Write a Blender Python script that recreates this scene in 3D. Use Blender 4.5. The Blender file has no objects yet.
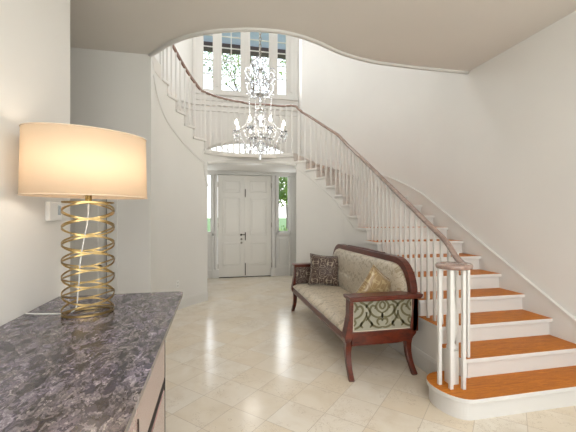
import bpy, bmesh, math, random
from mathutils import Vector, Matrix, noise
random.seed(7)
PI = math.pi
scn = bpy.context.scene
COL = scn.collection

# ------------------------------------------------------------------ materials
def mat(name, color=(.8,.8,.8), rough=.5, metal=0, spec=None, **kw):
    m = bpy.data.materials.new(name); m.use_nodes = True
    b = m.node_tree.nodes['Principled BSDF']
    b.inputs['Base Color'].default_value = (*color, 1)
    b.inputs['Roughness'].default_value = rough
    b.inputs['Metallic'].default_value = metal
    if spec is not None: b.inputs['Specular IOR Level'].default_value = spec
    for k, v in kw.items(): b.inputs[k.replace('_', ' ')].default_value = v
    return m
class NT:
    def __init__(s, m): s.t = m.node_tree; s.b = s.t.nodes['Principled BSDF']
    def n(s, typ, **kw):
        nd = s.t.nodes.new(typ)
        for k, v in kw.items():
            if k.startswith('i_'):
                nd.inputs[k[2:].replace('_', ' ')].default_value = v
            else: setattr(nd, k, v)
        return nd
    def l(s, a, b): s.t.links.new(a, b)
    def math(s, op, a, b=None, c=None):
        nd = s.n('ShaderNodeMath', operation=op)
        for i, v in enumerate((a, b, c)):
            if v is None: continue
            if isinstance(v, (int, float)): nd.inputs[i].default_value = v
            else: s.l(v, nd.inputs[i])
        return nd.outputs[0]
    def ramp(s, fac, stops, interp='LINEAR'):
        nd = s.n('ShaderNodeValToRGB'); cr = nd.color_ramp; cr.interpolation = interp
        while len(cr.elements) < len(stops): cr.elements.new(.5)
        for e, (p, c) in zip(cr.elements, stops): e.position = p; e.color = (*c, 1)
        s.l(fac, nd.inputs[0]); return nd.outputs[0]
    def mix(s, fac, a, b):
        nd = s.n('ShaderNodeMix', data_type='RGBA')
        if isinstance(fac, (int, float)): nd.inputs[0].default_value = fac
        else: s.l(fac, nd.inputs[0])
        for i, v in ((6, a), (7, b)):
            if isinstance(v, tuple): nd.inputs[i].default_value = (*v, 1)
            else: s.l(v, nd.inputs[i])
        return nd.outputs[2]
    def coord(s, scale=(1,1,1), rot=(0,0,0)):
        tc = s.n('ShaderNodeTexCoord'); mp = s.n('ShaderNodeMapping')
        mp.inputs['Scale'].default_value = scale; mp.inputs['Rotation'].default_value = rot
        s.l(tc.outputs['Object'], mp.inputs['Vector']); return mp.outputs[0]
    def noise(s, vec, scale, detail=4, rough=.55, dist=0):
        nd = s.n('ShaderNodeTexNoise'); s.l(vec, nd.inputs['Vector'])
        nd.inputs['Scale'].default_value = scale; nd.inputs['Detail'].default_value = detail
        nd.inputs['Roughness'].default_value = rough; nd.inputs['Distortion'].default_value = dist
        return nd
    def bump(s, h, strength=.2, dist=.01):
        nd = s.n('ShaderNodeBump'); nd.inputs['Strength'].default_value = strength
        nd.inputs['Distance'].default_value = dist
        s.l(h, nd.inputs['Height']); s.l(nd.outputs[0], s.b.inputs['Normal'])

def plaster(name, c):
    m = mat(name, c, .75); t = NT(m); v = t.coord()
    n = t.noise(v, 1.3, 3)
    t.l(t.ramp(n.outputs[0], [(.3, tuple(x*.985 for x in c)), (.7, tuple(min(1, x*1.015) for x in c))]), t.b.inputs['Base Color'])
    t.bump(t.noise(v, 60, 3).outputs[0], .05, .002)
    return m
M = {}
M['wall'] = plaster('warm_white_plaster', (.74, .73, .70))
M['ceil'] = plaster('ceiling_plaster', (.72, .69, .645))
M['white'] = mat('white_gloss_paint', (.70, .69, .66), .38)
M['door'] = mat('cream_door_paint', (.74, .72, .67), .4)
M['dark'] = mat('dark_bronze', (.05, .04, .03), .35, .8)
M['gap'] = mat('dark_gap', (.02, .015, .012), .8)
M['plastic'] = mat('white_plastic', (.82, .82, .8), .4)
M['lcd'] = mat('grey_lcd', (.25, .28, .28), .2)

# floor: cream marble laid diagonally
m = mat('cream_marble_tiles', (.8, .7, .56), .12); t = NT(m)
TILE = .325
v = t.coord((1/TILE,)*3, (0, 0, PI/4))
v.node.inputs['Location'].default_value = (.656, -.266, 0)
sp = t.n('ShaderNodeSeparateXYZ'); t.l(v, sp.inputs[0])
fx = t.math('FLOOR', sp.outputs[0]); fy = t.math('FLOOR', sp.outputs[1])
cx = t.math('FRACT', sp.outputs[0]); cy = t.math('FRACT', sp.outputs[1])
ex = t.math('MINIMUM', cx, t.math('SUBTRACT', 1, cx)); ey = t.math('MINIMUM', cy, t.math('SUBTRACT', 1, cy))
ed = t.math('MINIMUM', ex, ey)
line = t.math('LESS_THAN', ed, .0065)
cb = t.n('ShaderNodeCombineXYZ'); t.l(fx, cb.inputs[0]); t.l(fy, cb.inputs[1])
wn = t.n('ShaderNodeTexWhiteNoise', noise_dimensions='3D'); t.l(cb.outputs[0], wn.inputs['Vector'])
off = t.n('ShaderNodeVectorMath', operation='MULTIPLY_ADD')
t.l(wn.outputs['Color'], off.inputs[0]); off.inputs[1].default_value = (7, 7, 7)
t.l(v, off.inputs[2])
n1 = t.noise(off.outputs[0], 1.1, 5, .6, .6)
n2 = t.noise(off.outputs[0], 2.2, 7, .62, 1.6)
base = t.ramp(n1.outputs[0], [(.25, (.70, .61, .49)), (.5, (.79, .725, .62)), (.75, (.85, .80, .72))])
tint = t.mix(t.math('MULTIPLY', wn.outputs['Value'], .6), base, (.76, .64, .47))
vein = t.math('LESS_THAN', t.math('ABSOLUTE', t.math('SUBTRACT', n2.outputs[0], .5)), .0045)
n3 = t.noise(v, .9, 2)
vein = t.math('MULTIPLY', vein, t.math('GREATER_THAN', n3.outputs[0], .52))
tint = t.mix(t.math('MULTIPLY', vein, .55), tint, (.36, .26, .16))
tint = t.mix(t.math('MULTIPLY', line, .65), tint, (.33, .25, .17))
t.l(tint, t.b.inputs['Base Color'])
t.l(t.math('MULTIPLY_ADD', line, .4, t.math('MULTIPLY_ADD', n1.outputs[0], .12, .13)), t.b.inputs['Roughness'])
M['floor'] = m

def woodmat(name, dark, light, rough=.3, scale=(1, 1, 1), gloss=0):
    m = mat(name, light, rough); t = NT(m); v = t.coord(scale)
    w = t.noise(v, 6, 6, .6, .8)
    w2 = t.noise(v, 30, 3, .6)
    f = t.math('MULTIPLY_ADD', w2.outputs[0], .35, t.math('MULTIPLY', w.outputs[0], .65))
    t.l(t.ramp(f, [(.32, dark), (.62, light)]), t.b.inputs['Base Color'])
    t.b.inputs['Coat Weight'].default_value = gloss
    t.b.inputs['Coat Roughness'].default_value = .12
    return m
M['tread'] = woodmat('orange_oak', (.36, .10, .008), (.60, .20, .018), .5, (1.2, 9, 9), .0)
M['landing'] = woodmat('worn_brown_oak', (.16, .10, .055), (.30, .20, .12), .5, (1.2, 9, 9))  # unseen landing wood, darkened to cut the coloured light it bounces upstairs
M['tread'].node_tree.nodes['Principled BSDF'].inputs['Specular IOR Level'].default_value = .25
M['mahog'] = woodmat('red_mahogany', (.035, .006, .003), (.135, .02, .006), .3, (1, .6, 3), .12)
M['rail'] = woodmat('rail_mahogany', (.22, .14, .115), (.38, .27, .225), .2, (3, 1, 3), .6)  # base colour lightened to carry the rail's glossy highlights
M['pink'] = woodmat('pink_mahogany', (.30, .17, .15), (.44, .28, .26), .22, (3, .7, .7), .6)  # pink base colour carries the light reflected off glossy mahogany

# dark breccia marble for the sideboard
m = mat('dark_breccia_marble', (.1, .1, .11), .2); t = NT(m); v = t.coord((1.9, 1, 1), (0, 0, .5))
nd = t.noise(v, 5, 5, .6)
ad = t.n('ShaderNodeVectorMath', operation='MULTIPLY_ADD'); t.l(nd.outputs['Color'], ad.inputs[0]); ad.inputs[1].default_value = (.35, .35, .35); t.l(v, ad.inputs[2])
vo = t.n('ShaderNodeTexVoronoi', feature='F1'); t.l(ad.outputs[0], vo.inputs['Vector']); vo.inputs['Scale'].default_value = 12
vo.inputs['Randomness'].default_value = 1
vo2 = t.n('ShaderNodeTexVoronoi', feature='F1'); t.l(ad.outputs[0], vo2.inputs['Vector']); vo2.inputs['Scale'].default_value = 44
bw = t.n('ShaderNodeSeparateColor'); t.l(vo.outputs['Color'], bw.inputs[0])
bw2 = t.n('ShaderNodeSeparateColor'); t.l(vo2.outputs['Color'], bw2.inputs[0])
n2 = t.noise(ad.outputs[0], 22, 8, .75, 1.5)
n3 = t.noise(v, 5, 4, .6, 1.0)
big = t.math('LESS_THAN', vo.outputs['Distance'], t.math('MULTIPLY_ADD', bw.outputs[0], .75, -.12))
c1 = t.ramp(bw.outputs[1], [(0, (.008,.008,.012)), (.5, (.025,.024,.033)), (1, (.075,.07,.085))])
c2 = t.ramp(t.math('MULTIPLY_ADD', n2.outputs[0], .75, t.math('MULTIPLY', bw2.outputs[0], .25)), [(.38, (.04,.037,.045)), (.5, (.15,.137,.145)), (.6, (.25,.23,.23)), (.7, (.5,.46,.44))])
col = t.mix(t.math('MULTIPLY', big, .85), c2, c1)
blue = t.ramp(n3.outputs[0], [(.4, (.85,.82,.85)), (.6, (1.0,.95,1.18))])
mu = t.n('ShaderNodeMix', data_type='RGBA', blend_type='MULTIPLY'); mu.inputs[0].default_value = 1
t.l(col, mu.inputs[6]); t.l(blue, mu.inputs[7])
t.l(mu.outputs[2], t.b.inputs['Base Color'])
M['marble'] = m

def ogee(name, bg, fg, k, thick, d2=.35, axes=(0, 2), distort=.0, soft=.04, bg2=None, rough=.6, sheen=.3):
    """damask: contour bands of cos+cos lattice, warped by noise"""
    m = mat(name, bg, rough); t = NT(m); v = t.coord()
    if distort:
        nn = t.noise(v, k*.35, 2); a = t.n('ShaderNodeVectorMath', operation='MULTIPLY_ADD')
        t.l(nn.outputs['Color'], a.inputs[0]); a.inputs[1].default_value = (distort,)*3; t.l(v, a.inputs[2]); v = a.outputs[0]
    s = t.n('ShaderNodeSeparateXYZ'); t.l(v, s.inputs[0])
    a = t.math('COSINE', t.math('MULTIPLY', s.outputs[axes[0]], k))
    b = t.math('COSINE', t.math('MULTIPLY', s.outputs[axes[1]], k*.8))
    c = t.math('COSINE', t.math('MULTIPLY', s.outputs[axes[0]], k*2))
    d = t.math('COSINE', t.math('MULTIPLY', s.outputs[axes[1]], k*1.6))
    f = t.math('ADD', t.math('ADD', a, b), t.math('MULTIPLY', t.math('ADD', t.math('MULTIPLY', c, d), d), d2))
    g = t.math('ABSOLUTE', t.math('SINE', t.math('MULTIPLY', f, 2.6)))
    col = t.ramp(g, [(max(0, thick-soft), fg), (thick+soft, bg)])
    if bg2:
        nn = t.noise(v, 9, 4, .6); col = t.mix(nn.outputs[0], col, t.mix(.5, col, bg2))
    t.l(col, t.b.inputs['Base Color'])
    fin = t.noise(v, 350, 2)
    t.bump(t.math('MULTIPLY_ADD', g, .6, t.math('MULTIPLY', fin.outputs[0], .4)), .35, .003)
    t.b.inputs['Sheen Weight'].default_value = sheen
    return m
M['seat'] = ogee('gold_cream_damask', (.56, .45, .29), (.27, .19, .07), 34, .36, .5, (0, 1), .16, .12, (.60, .56, .50), .45)
M['back'] = ogee('gold_cream_damask_back', (.50, .42, .30), (.27, .20, .10), 34, .38, .5, (1, 2), .16, .12, (.56, .53, .46), .45)
M['panel'] = mat('pale_sage_fabric', (.30, .295, .225), .6)
M['gimp'] = mat('cream_gimp', (.55, .48, .38), .6)
M['motif'] = mat('olive_scroll_weave', (.125, .11, .05), .6)
M['pillow_brown'] = ogee('brown_damask', (.085, .05, .038), (.36, .30, .23), 30, .26, .6, (0, 2), .07, .06, None, .5)
M['pillow_gold'] = ogee('gold_satin_damask', (.27, .18, .07), (.50, .40, .22), 34, .3, .5, (0, 2), .04, .15, (.3, .2, .12), .3)
M['gold'] = mat('brushed_gold', (.40, .28, .12), .3, 1)
M['brass'] = mat('polished_brass', (.7, .5, .2), .2, 1)
M['cord'] = mat('white_cord', (.8, .8, .78), .4)
M['steel'] = mat('antique_steel', (.35, .32, .28), .35, 1)
m = mat('peach_shade_cloth', (.95, .78, .60), .8); t = NT(m)
tr = t.n('ShaderNodeBsdfTranslucent'); tr.inputs[0].default_value = (.95, .84, .68, 1)
mx = t.n('ShaderNodeMixShader'); mx.inputs[0].default_value = .5
out = t.t.nodes['Material Output']; t.l(t.b.outputs[0], mx.inputs[1]); t.l(tr.outputs[0], mx.inputs[2]); t.l(mx.outputs[0], out.inputs[0])
M['shade'] = m
M['glass'] = mat('window_glass', (1, 1, 1), .0, 0, Transmission_Weight=1.0, IOR=1.02)
M['crystal'] = mat('clear_crystal', (.86, .87, .89), .03, 0, Transmission_Weight=1.0, IOR=1.5)
M['crystal'].node_tree.nodes['Principled BSDF'].inputs['Coat Weight'].default_value = .5
M['smoke'] = mat('grey_cut_crystal', (.55, .56, .58), .08, 0, Transmission_Weight=.6, IOR=1.5)
def emit(name, c, s):
    m = mat(name, c, .5); b = m.node_tree.nodes['Principled BSDF']
    b.inputs['Emission Color'].default_value = (*c, 1); b.inputs['Emission Strength'].default_value = s; return m
M['bulb'] = emit('lit_bulb', (1, .94, .86), 22)
M['grass'] = mat('lawn', (.12, .2, .05), .9)
M['bark'] = mat('bark', (.12, .085, .06), .9)
m = mat('leaf', (.16, .3, .05), .6); t = NT(m)
oi = t.n('ShaderNodeTexNoise'); oi.inputs['Scale'].default_value = 1.5; tc = t.n('ShaderNodeTexCoord'); t.l(tc.outputs['Object'], oi.inputs['Vector'])
t.l(t.ramp(oi.outputs[0], [(.35, (.07, .16, .03)), (.65, (.34, .44, .10))]), t.b.inputs['Base Color'])
M['leaf'] = m
M['porch_blue'] = mat('pale_blue_boards', (.40, .46, .60), .7)
M['porch_beam'] = mat('brown_beam_paint', (.07, .05, .05), .6)
M['brickpath'] = mat('pale_paving', (.5, .45, .38), .9)

# ------------------------------------------------------------------ mesh builder
class MB:
    def __init__(s): s.v = []; s.f = []; s.mi = []; s.sm = []
    def add(s, vs, fs, mi=0, smooth=False):
        o = len(s.v); s.v += [tuple(p) for p in vs]
        for f in fs: s.f.append(tuple(i+o for i in f)); s.mi.append(mi); s.sm.append(smooth)
        return s
    def hexa(s, p, mi=0):            # 8 points: bottom ring 0-3, top ring 4-7
        return s.add(p, [(3,2,1,0),(4,5,6,7),(0,1,5,4),(1,2,6,5),(2,3,7,6),(3,0,4,7)], mi)
    def box(s, x0, x1, y0, y1, z0, z1, mi=0):
        return s.hexa([(x0,y0,z0),(x1,y0,z0),(x1,y1,z0),(x0,y1,z0),(x0,y0,z1),(x1,y0,z1),(x1,y1,z1),(x0,y1,z1)], mi)
    def prism(s, poly, z0, z1, mi=0, top=None):      # poly in XY
        n = len(poly); vs = [(x,y,z0) for x,y in poly]+[(x,y,z1) for x,y in poly]
        a = sum(poly[i][0]*poly[(i+1)%n][1]-poly[(i+1)%n][0]*poly[i][1] for i in range(n))
        if a < 0: vs = [(x,y,z0) for x,y in poly[::-1]]+[(x,y,z1) for x,y in poly[::-1]]
        s.add(vs, [tuple(range(n-1,-1,-1))]+[(i,(i+1)%n,(i+1)%n+n,i+n) for i in range(n)], mi)
        s.add(vs[n:], [tuple(range(n))], mi if top is None else top); return s
    def prism_ax(s, poly, a0, a1, ax, mi=0):         # poly in the plane normal to ax ('x': (y,z), 'y': (x,z))
        n = len(poly)
        P = (lambda p, a: (a, p[0], p[1])) if ax == 'x' else (lambda p, a: (p[0], a, p[1]))
        vs = [P(p, a0) for p in poly]+[P(p, a1) for p in poly]
        return s.add(vs, [tuple(range(n-1,-1,-1)), tuple(range(n, 2*n))]+[(i,(i+1)%n,(i+1)%n+n,i+n) for i in range(n)], mi)
    def lathe(s, prof, c=(0,0,0), n=16, mi=0, sx=1, sy=1):   # prof [(r,z)]
        vs = []; fs = []
        for r, z in prof:
            for k in range(n):
                a = 2*PI*k/n; vs.append((c[0]+r*math.cos(a)*sx, c[1]+r*math.sin(a)*sy, c[2]+z))
        for i in range(len(prof)-1):
            for k in range(n):
                a, b = i*n+k, i*n+(k+1)%n; fs.append((a, b, b+n, a+n))
        fs.append(tuple(range(n-1,-1,-1))); fs.append(tuple(range(len(vs)-n, len(vs))))
        return s.add(vs, fs, mi, True)
    def sweep(s, path, sec, mi=0, closed=False, smooth=True, up=(0,0,1), scale=None, fixed=None):
        """sweep section [(side, up)] along path"""
        n = len(path); P = [Vector(p) for p in path]; vs = []; fs = []; k = len(sec); U = Vector(up)
        for i in range(n):
            a = P[(i-1) % n] if (closed or i > 0) else P[0]; b = P[(i+1) % n] if (closed or i < n-1) else P[-1]
            T = (b-a); T = T.normalized() if T.length > 1e-9 else Vector((0,0,1))
            S = T.cross(U); S = S.normalized() if S.length > 1e-6 else Vector((1,0,0))
            N = S.cross(T).normalized()
            if fixed is not None: N = Vector(fixed); S = T.cross(N).normalized()
            q = scale[i] if scale else 1
            for x, y in sec: vs.append(tuple(P[i]+S*x*q+N*y*q))
        m = n if closed else n-1
        for i in range(m):
            for j in range(k):
                a = i*k+j; b = i*k+(j+1) % k; c = ((i+1) % n)*k; fs.append((a, b, c+(j+1) % k, c+j))
        if not closed: fs.append(tuple(range(k-1,-1,-1))); fs.append(tuple(range((n-1)*k, n*k)))
        return s.add(vs, fs, mi, smooth)
    def tube(s, path, r, n=8, mi=0, closed=False, up=(0,0,1), scale=None):
        return s.sweep(path, [(r*math.cos(2*PI*i/n), r*math.sin(2*PI*i/n)) for i in range(n)], mi, closed, True, up, scale)
    def ball(s, c, r, n=10, mi=0, sz=1):
        m = max(4, n//2+1)
        return s.lathe([(max(.0004, r*math.sin(PI*i/m)), -r*sz*math.cos(PI*i/m)) for i in range(m+1)], c, n, mi)

def link(o, parent=None):
    COL.objects.link(o)
    if parent is not None: o.parent = parent
    return o
def obj(name, mb, mats, parent=None, bevel=0, weld=False, loc=None, sub=0, seg=2, autos=None):
    if not isinstance(mats, (list, tuple)): mats = [mats]
    world = Vector((0,0,0))
    q = parent
    while q is not None: world += q.location; q = q.parent
    if loc is None:
        if parent is None:
            xs = [p[0] for p in mb.v]; ys = [p[1] for p in mb.v]; zs = [p[2] for p in mb.v]
            loc = Vector(((min(xs)+max(xs))/2, (min(ys)+max(ys))/2, min(zs)))
        else: loc = world
    loc = Vector(loc)
    me = bpy.data.meshes.new(name)
    me.from_pydata([tuple(Vector(p)-loc) for p in mb.v], [], mb.f)
    for i, p in enumerate(me.polygons): p.material_index = mb.mi[i]; p.use_smooth = mb.sm[i]
    for m in mats: me.materials.append(m)
    bm = bmesh.new(); bm.from_mesh(me)
    if weld: bmesh.ops.remove_doubles(bm, verts=bm.verts, dist=.0005)
    bmesh.ops.recalc_face_normals(bm, faces=bm.faces)
    bm.to_mesh(me); bm.free(); me.update()
    o = bpy.data.objects.new(name, me); o.location = loc-world; link(o, parent)
    if bevel:
        b = o.modifiers.new('bevel', 'BEVEL'); b.width = bevel; b.segments = seg; b.limit_method = 'ANGLE'
    if sub:
        u = o.modifiers.new('sub', 'SUBSURF'); u.levels = sub; u.render_levels = sub
    return o
def tag(o, label, cat, group=None, kind=None):
    o['label'] = label; o['category'] = cat
    if group: o['group'] = group
    if kind: o['kind'] = kind
    return o
def struct(o): o['kind'] = 'structure'; return o
def empty(name, loc, label, cat, group=None):
    o = bpy.data.objects.new(name, None); o.location = loc; o.empty_display_size = .1; COL.objects.link(o)
    return tag(o, label, cat, group)
def sempty(name, loc):
    o = bpy.data.objects.new(name, None); o.location = loc; COL.objects.link(o); return struct(o)

# ------------------------------------------------------------------ plan of the stair well
R = .17
CX, CY, A, B = .60, 5.0, 1.42, 1.60
XW = 3.27                       # right wall
ZC = 3.42                       # hall ceiling
ZU = 22*R                       # upper floor
ZT = 6.6                        # upper ceiling
Y0, RUN = 2.162, .3066
def inner(th, off=0):
    c, s = math.cos(th), math.sin(th); b = B-(.25*c*c if c < 0 else 0)
    x, y = CX+A*c, CY+b*s
    n = Vector((c/A, s/b)).normalized()
    return (x+n.x*off, y+n.y*off)
OA, OB = XW-CX, 3.97
def outer(ph, off=0):
    c, s = math.cos(ph), math.sin(ph)
    n = Vector((c/OA, s/OB)).normalized()
    return (CX+OA*c+n.x*off, CY+OB*s+n.y*off)
D = math.radians
TH = {11:D(7), 12:D(15), 13:D(25), 14:D(34), 15:D(43), 16:D(53), 17:D(124), 18:D(133), 19:D(141), 20:D(149), 21:D(158), 22:D(165)}
PH = {11:D(5), 12:D(11.5), 13:D(19), 14:D(27), 15:D(35.5), 16:D(44), 17:D(133), 18:D(142), 19:D(150), 20:D(158), 21:D(166), 22:D(173)}
# parameter u along the inner string: u<11 straight, u = step number
def ipt(u, off=0):
    if u <= 10.65: return (CX+A+off, Y0+RUN*(u-1))
    if u < 11:
        f = (u-10.65)/.35; a = Vector((CX+A+off, Y0+RUN*9.65)); b = Vector(inner(TH[11], off)); p = a.lerp(b, f); return (p.x, p.y)
    n = min(21, int(u)); f = u-n
    return inner(TH[n]+(TH[n+1]-TH[n])*f, off)
def opt(u, off=0):
    if u < 11:
        y = Y0+RUN*(u-1)
        if u > 10:
            b = outer(PH[11], off); f = u-10; return (XW+off+(b[0]-XW-off)*f, (Y0+RUN*9)*(1-f)+b[1]*f)
        return (XW+off, y)
    n = min(21, int(u)); f = u-n
    return outer(PH[n]+(PH[n+1]-PH[n])*f, off)
def line_z(u):                  # line through the nosings
    if u <= 16: return R*u
    if u < 17: return R*16
    return R*u

# ------------------------------------------------------------------ room shell
fl = MB().box(-3.4, 3.42, -2.2, 8.75, -.12, 0)
struct(obj('floor', fl, M['floor'], loc=(0,0,0)))

# hall ceiling with the swept edge of the stairwell
edge = [(-.74,4.28),(-.70,4.235),(-.62,4.13),(-.51,3.98),(-.31,3.78),(-.13,3.66),(.03,3.58),(.32,3.49),(.50,3.465),(.66,3.46),(.88,3.50),(1.13,3.60),(1.35,3.72),(1.58,3.81),(1.78,3.865),(2.0,3.90),(2.57,3.925),(XW,3.92)]
def smooth_path(pts, n=6):
    out = []
    P = [Vector(p) for p in pts]
    for i in range(len(P)-1):
        p0 = P[max(0,i-1)]; p1 = P[i]; p2 = P[i+1]; p3 = P[min(len(P)-1,i+2)]
        for k in range(n):
            t = k/n
            out.append(tuple(.5*((2*p1)+(p2-p0)*t+(2*p0-5*p1+4*p2-p3)*t*t+(3*p1-p0-3*p2+p3)*t**3)))
    out.append(tuple(P[-1])); return out
es = smooth_path(edge, 4)
ce = MB()
xs = [p[0] for p in es]
for i in range(len(es)-1):
    (x0,y0),(x1,y1) = es[i], es[i+1]
    ce.hexa([(x0,-2.2,ZC),(x1,-2.2,ZC),(x1,y1,ZC),(x0,y0,ZC),(x0,-2.2,ZU),(x1,-2.2,ZU),(x1,y1,ZU),(x0,y0,ZU)])
ce.box(-3.4, -.74, -2.2, 4.4, ZC, ZU)
struct(obj('ceiling', ce, M['ceil'], loc=(0,0,ZC)))
tr = MB(); tr.sweep([(x, y, ZC) for x, y in es], [(-.012,-.022),(.03,-.022),(.03,.03),(.012,.045),(.012,.28),(-.012,.28)])
struct(obj('trim_1', tr, M['white']))
# upper hall floor/ceiling
uc = MB().box(-3.4, 3.42, -2.2, 9.1, ZT, ZT+.1)
struct(obj('ceiling_upper', uc, M['wall']))

# right wall, straight part
struct(obj('wall_right', MB().box(XW, XW+.12, -2.2, 5.0, 0, ZT), M['wall']))
# left walls
struct(obj('wall_left', MB().box(-1.10, -.98, -2.2, 2.63, 0, ZC), M['wall']))
struct(obj('wall_left_recess', MB().box(-3.4, -3.28, -2.2, 4.4, 0, ZC), M['wall']))
struct(obj('wall_left_upper', MB().box(-2.19, -2.07, -2.2, 5.0, ZU, ZT), M['wall']))

# generic wall with holes along X at constant Y
def wall_holes(name, x0, x1, y0, y1, z0, z1, holes, mt):
    br = {x0, x1}
    for h in holes:
        br |= {h[0], h[1]}
        if len(h) > 4: br |= {h[0]+(h[1]-h[0])*i/24 for i in range(25)}
    br = sorted(br); mb = MB()
    for a, b in zip(br, br[1:]):
        mid = (a+b)/2; iv = []
        for h in holes:
            if h[0] <= mid <= h[1]:
                if len(h) > 4: iv.append((h[2], h[2], h[4](a), h[4](b)))
                else: iv.append((h[2], h[2], h[3], h[3]))
        iv.sort(); zl = (z0, z0)
        for la, lb, ha, hb in iv+[(z1, z1, None, None)]:
            if la-zl[0] > 1e-4 or lb-zl[1] > 1e-4:
                mb.hexa([(a,y0,zl[0]),(b,y0,zl[1]),(b,y1,zl[1]),(a,y1,zl[0]),(a,y0,la),(b,y0,lb),(b,y1,lb),(a,y1,la)])
            zl = (ha, hb)
    return struct(obj(name, mb, mt))
YB = 8.6
LX, LW, LZ, LH = .80, 1.27, 2.86, .54
def lun(x): return LZ+LH*math.sqrt(max(0, 1-((x-LX)/LW)**2))
wall_holes('wall_back', -1.0, 2.6, YB, YB+.15, 0, ZT,
    [(.07, 1.42, 0, 2.55), (1.57, 1.88, 1.10, 2.58), (-.38, -.07, 1.10, 2.58), (LX-LW, LX+LW, LZ, 3.4, lun), (-.45, 2.05, 4.55, 6.35)], M['wall'])
# outer curved wall either side of the window recess
def curved_wall(name, pts, z0, z1, th=.12, mt=None):
    mb = MB()
    for (p, q), (p2, q2) in zip(pts, pts[1:]):
        mb.hexa([(*p,z0),(*q,z0),(*q2,z0),(*p2,z0),(*p,z1),(*q,z1),(*q2,z1),(*p2,z1)])
    return struct(obj(name, mb, mt or M['wall'], weld=True))
XR, XL = 2.12, -.52
phr = math.acos((XR-CX)/OA); phl = math.acos((XL-CX)/OA)
NR = 40
pts = [(outer(phr*i/NR), outer(phr*i/NR, .12)) for i in range(NR+1)]
curved_wall('wall_right_curve', pts, 0, ZT)
pts = [(outer(phl+(PI-phl)*i/NR), outer(phl+(PI-phl)*i/NR, .12)) for i in range(NR+1)]
curved_wall('wall_left_curve', pts, 0, ZT)
yr = outer(phr)[1]; yl = outer(phl)[1]
rv = MB(); rv.box(XR, XR+.1, yr, YB, 2.6, ZT); rv.box(XL-.1, XL, yl, YB, 2.6, ZT)
struct(obj('wall_window_reveals', rv, M['wall']))

# wall under the stair (follows the inner string), with the arched opening
XJ0, XJ1 = -.13, 1.50
def arch(x): 
    f = (x-(XJ0+XJ1)/2)/((XJ1-XJ0)/2); return 2.40+.135*math.sqrt(max(0,1-f*f*.92))
def solve_u(x, lo, hi):
    for _ in range(50):
        mid = (lo+hi)/2
        if ipt(mid)[0] > x: lo = mid
        else: hi = mid
    return lo
uj1 = solve_u(XJ1, 13, 16.5); uj0 = solve_u(XJ0, 16.5, 17.6)
us = [1.0+.25*i for i in range(int(21*4)+1)]
us = sorted(set([round(u, 4) for u in us if not 16 < u < 17] + [16+i/40 for i in range(41)] + [uj0, uj1] + [10.72, 10.8, 10.9]))
us = [u for u in us if u >= 1.95]
SI = .0
st = MB()
for a, b in zip(us, us[1:]):
    mid = (a+b)/2; top = R*min(22, int(mid))-.036
    pa, pb = ipt(a), ipt(b); qa, qb = ipt(a, .14), ipt(b, .14)
    if uj1 <= mid <= uj0: za, zb = arch(pa[0]), arch(pb[0])
    else: za = zb = 0
    st.hexa([(*pa,za),(*pb,zb),(*qb,zb),(*qa,za),(*pa,top),(*pb,top),(*qb,top),(*qa,top)])
# run on to the corner at the facing wall
tail = [ipt(22), inner(D(170)), inner(D(175)), inner(D(180)), (-.79,4.64), (-.74,4.30)]
for p, p2 in zip(tail, tail[1:]):
    q = (p[0]-.14, p[1]); q2 = (p2[0]-.14, p2[1])
    st.hexa([(*p,0),(*p2,0),(*q2,0),(*q,0),(*p,ZU),(*p2,ZU),(*q2,ZU),(*q,ZU)])
struct(obj('wall_stair', st, M['wall'], weld=True))
# landing trim + string moulding + jamb trims
tm = MB()
def spath(u0, u1, n, off, dz): 
    return [(*ipt(u0+(u1-u0)*i/n, off), line_z(u0+(u1-u0)*i/n)+dz) for i in range(n+1)]
sec = [(-.012,-.012),(.012,-.012),(.012,.012),(-.012,.012)]
tm.sweep(spath(9.5, 16, 60, 0, -.27), [(x*.6, y*.6) for x, y in sec])
lp = [(x, y, z-.045*4.9*i/50) for i, (x, y, z) in enumerate(spath(17.0, 21.9, 50, 0, -.42))]
pre = [(*ipt(uj0-(uj0-16.98)*i/6 if uj0>17 else 16.9+.02*i, 0), 2.1+.06*i) for i in range(0)]
lp = [(*ipt(uj0, 0), 2.05), (*ipt(uj0+.03, 0), 2.28)]+lp+[(*inner(D(169)), 3.17), (*inner(D(174)), 3.26), (*inner(D(180)), 3.37), (-.81, 4.85, 3.405)]
tm.sweep(smooth_path(lp[:3], 4)+lp[3:], [(x*1.3, y*1.3) for x, y in sec])
tm.sweep([(*ipt(16+i/40, -.012), 2.66) for i in range(41)], [(-.012,-.03),(.014,-.03),(.014,.03),(-.012,.03)])
tm.sweep([(*ipt(uj1+(uj0-uj1)*i/40, -.006), arch(ipt(uj1+(uj0-uj1)*i/40)[0])+.03) for i in range(41)], [(-.014,-.03),(.014,-.03),(.014,.03),(-.014,.03)])
struct(obj('trim_2', tm, M['white']))

# facing wall (left, with a plain door in it)
wall_holes('wall_facing', -3.3, -.738, 4.28, 4.40, 0, ZC, [(-2.0, -1.21, 0, 2.08)], M['wall'])
d3 = MB().box(-1.995, -1.215, 4.30, 4.34, .01, 2.075)
for (xa, xb, za, zb) in ((-1.90,-1.65,.15,.95),(-1.56,-1.31,.15,.95),(-1.90,-1.65,1.1,1.95),(-1.56,-1.31,1.1,1.95)):
    d3.box(xa, xb, 4.292, 4.301, za, zb)
o = struct(obj('door_2', d3, M['door'], bevel=.004))
k = MB(); k.lathe([(.004,-.035),(.02,-.03),(.028,-.01),(.024,.008),(.01,.014)], (0,0,0), 14)
k.v = [(-1.28+x, 4.27+z*.9, .93+y) for x, y, z in k.v]
obj('door_knob', k, M['dark'], o)
cs = MB().box(-1.215, -1.10, 4.262, 4.28, 0, 2.2).box(-2.11, -1.995, 4.262, 4.28, 0, 2.2).box(-2.11, -1.10, 4.262, 4.28, 2.08, 2.2)
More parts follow.
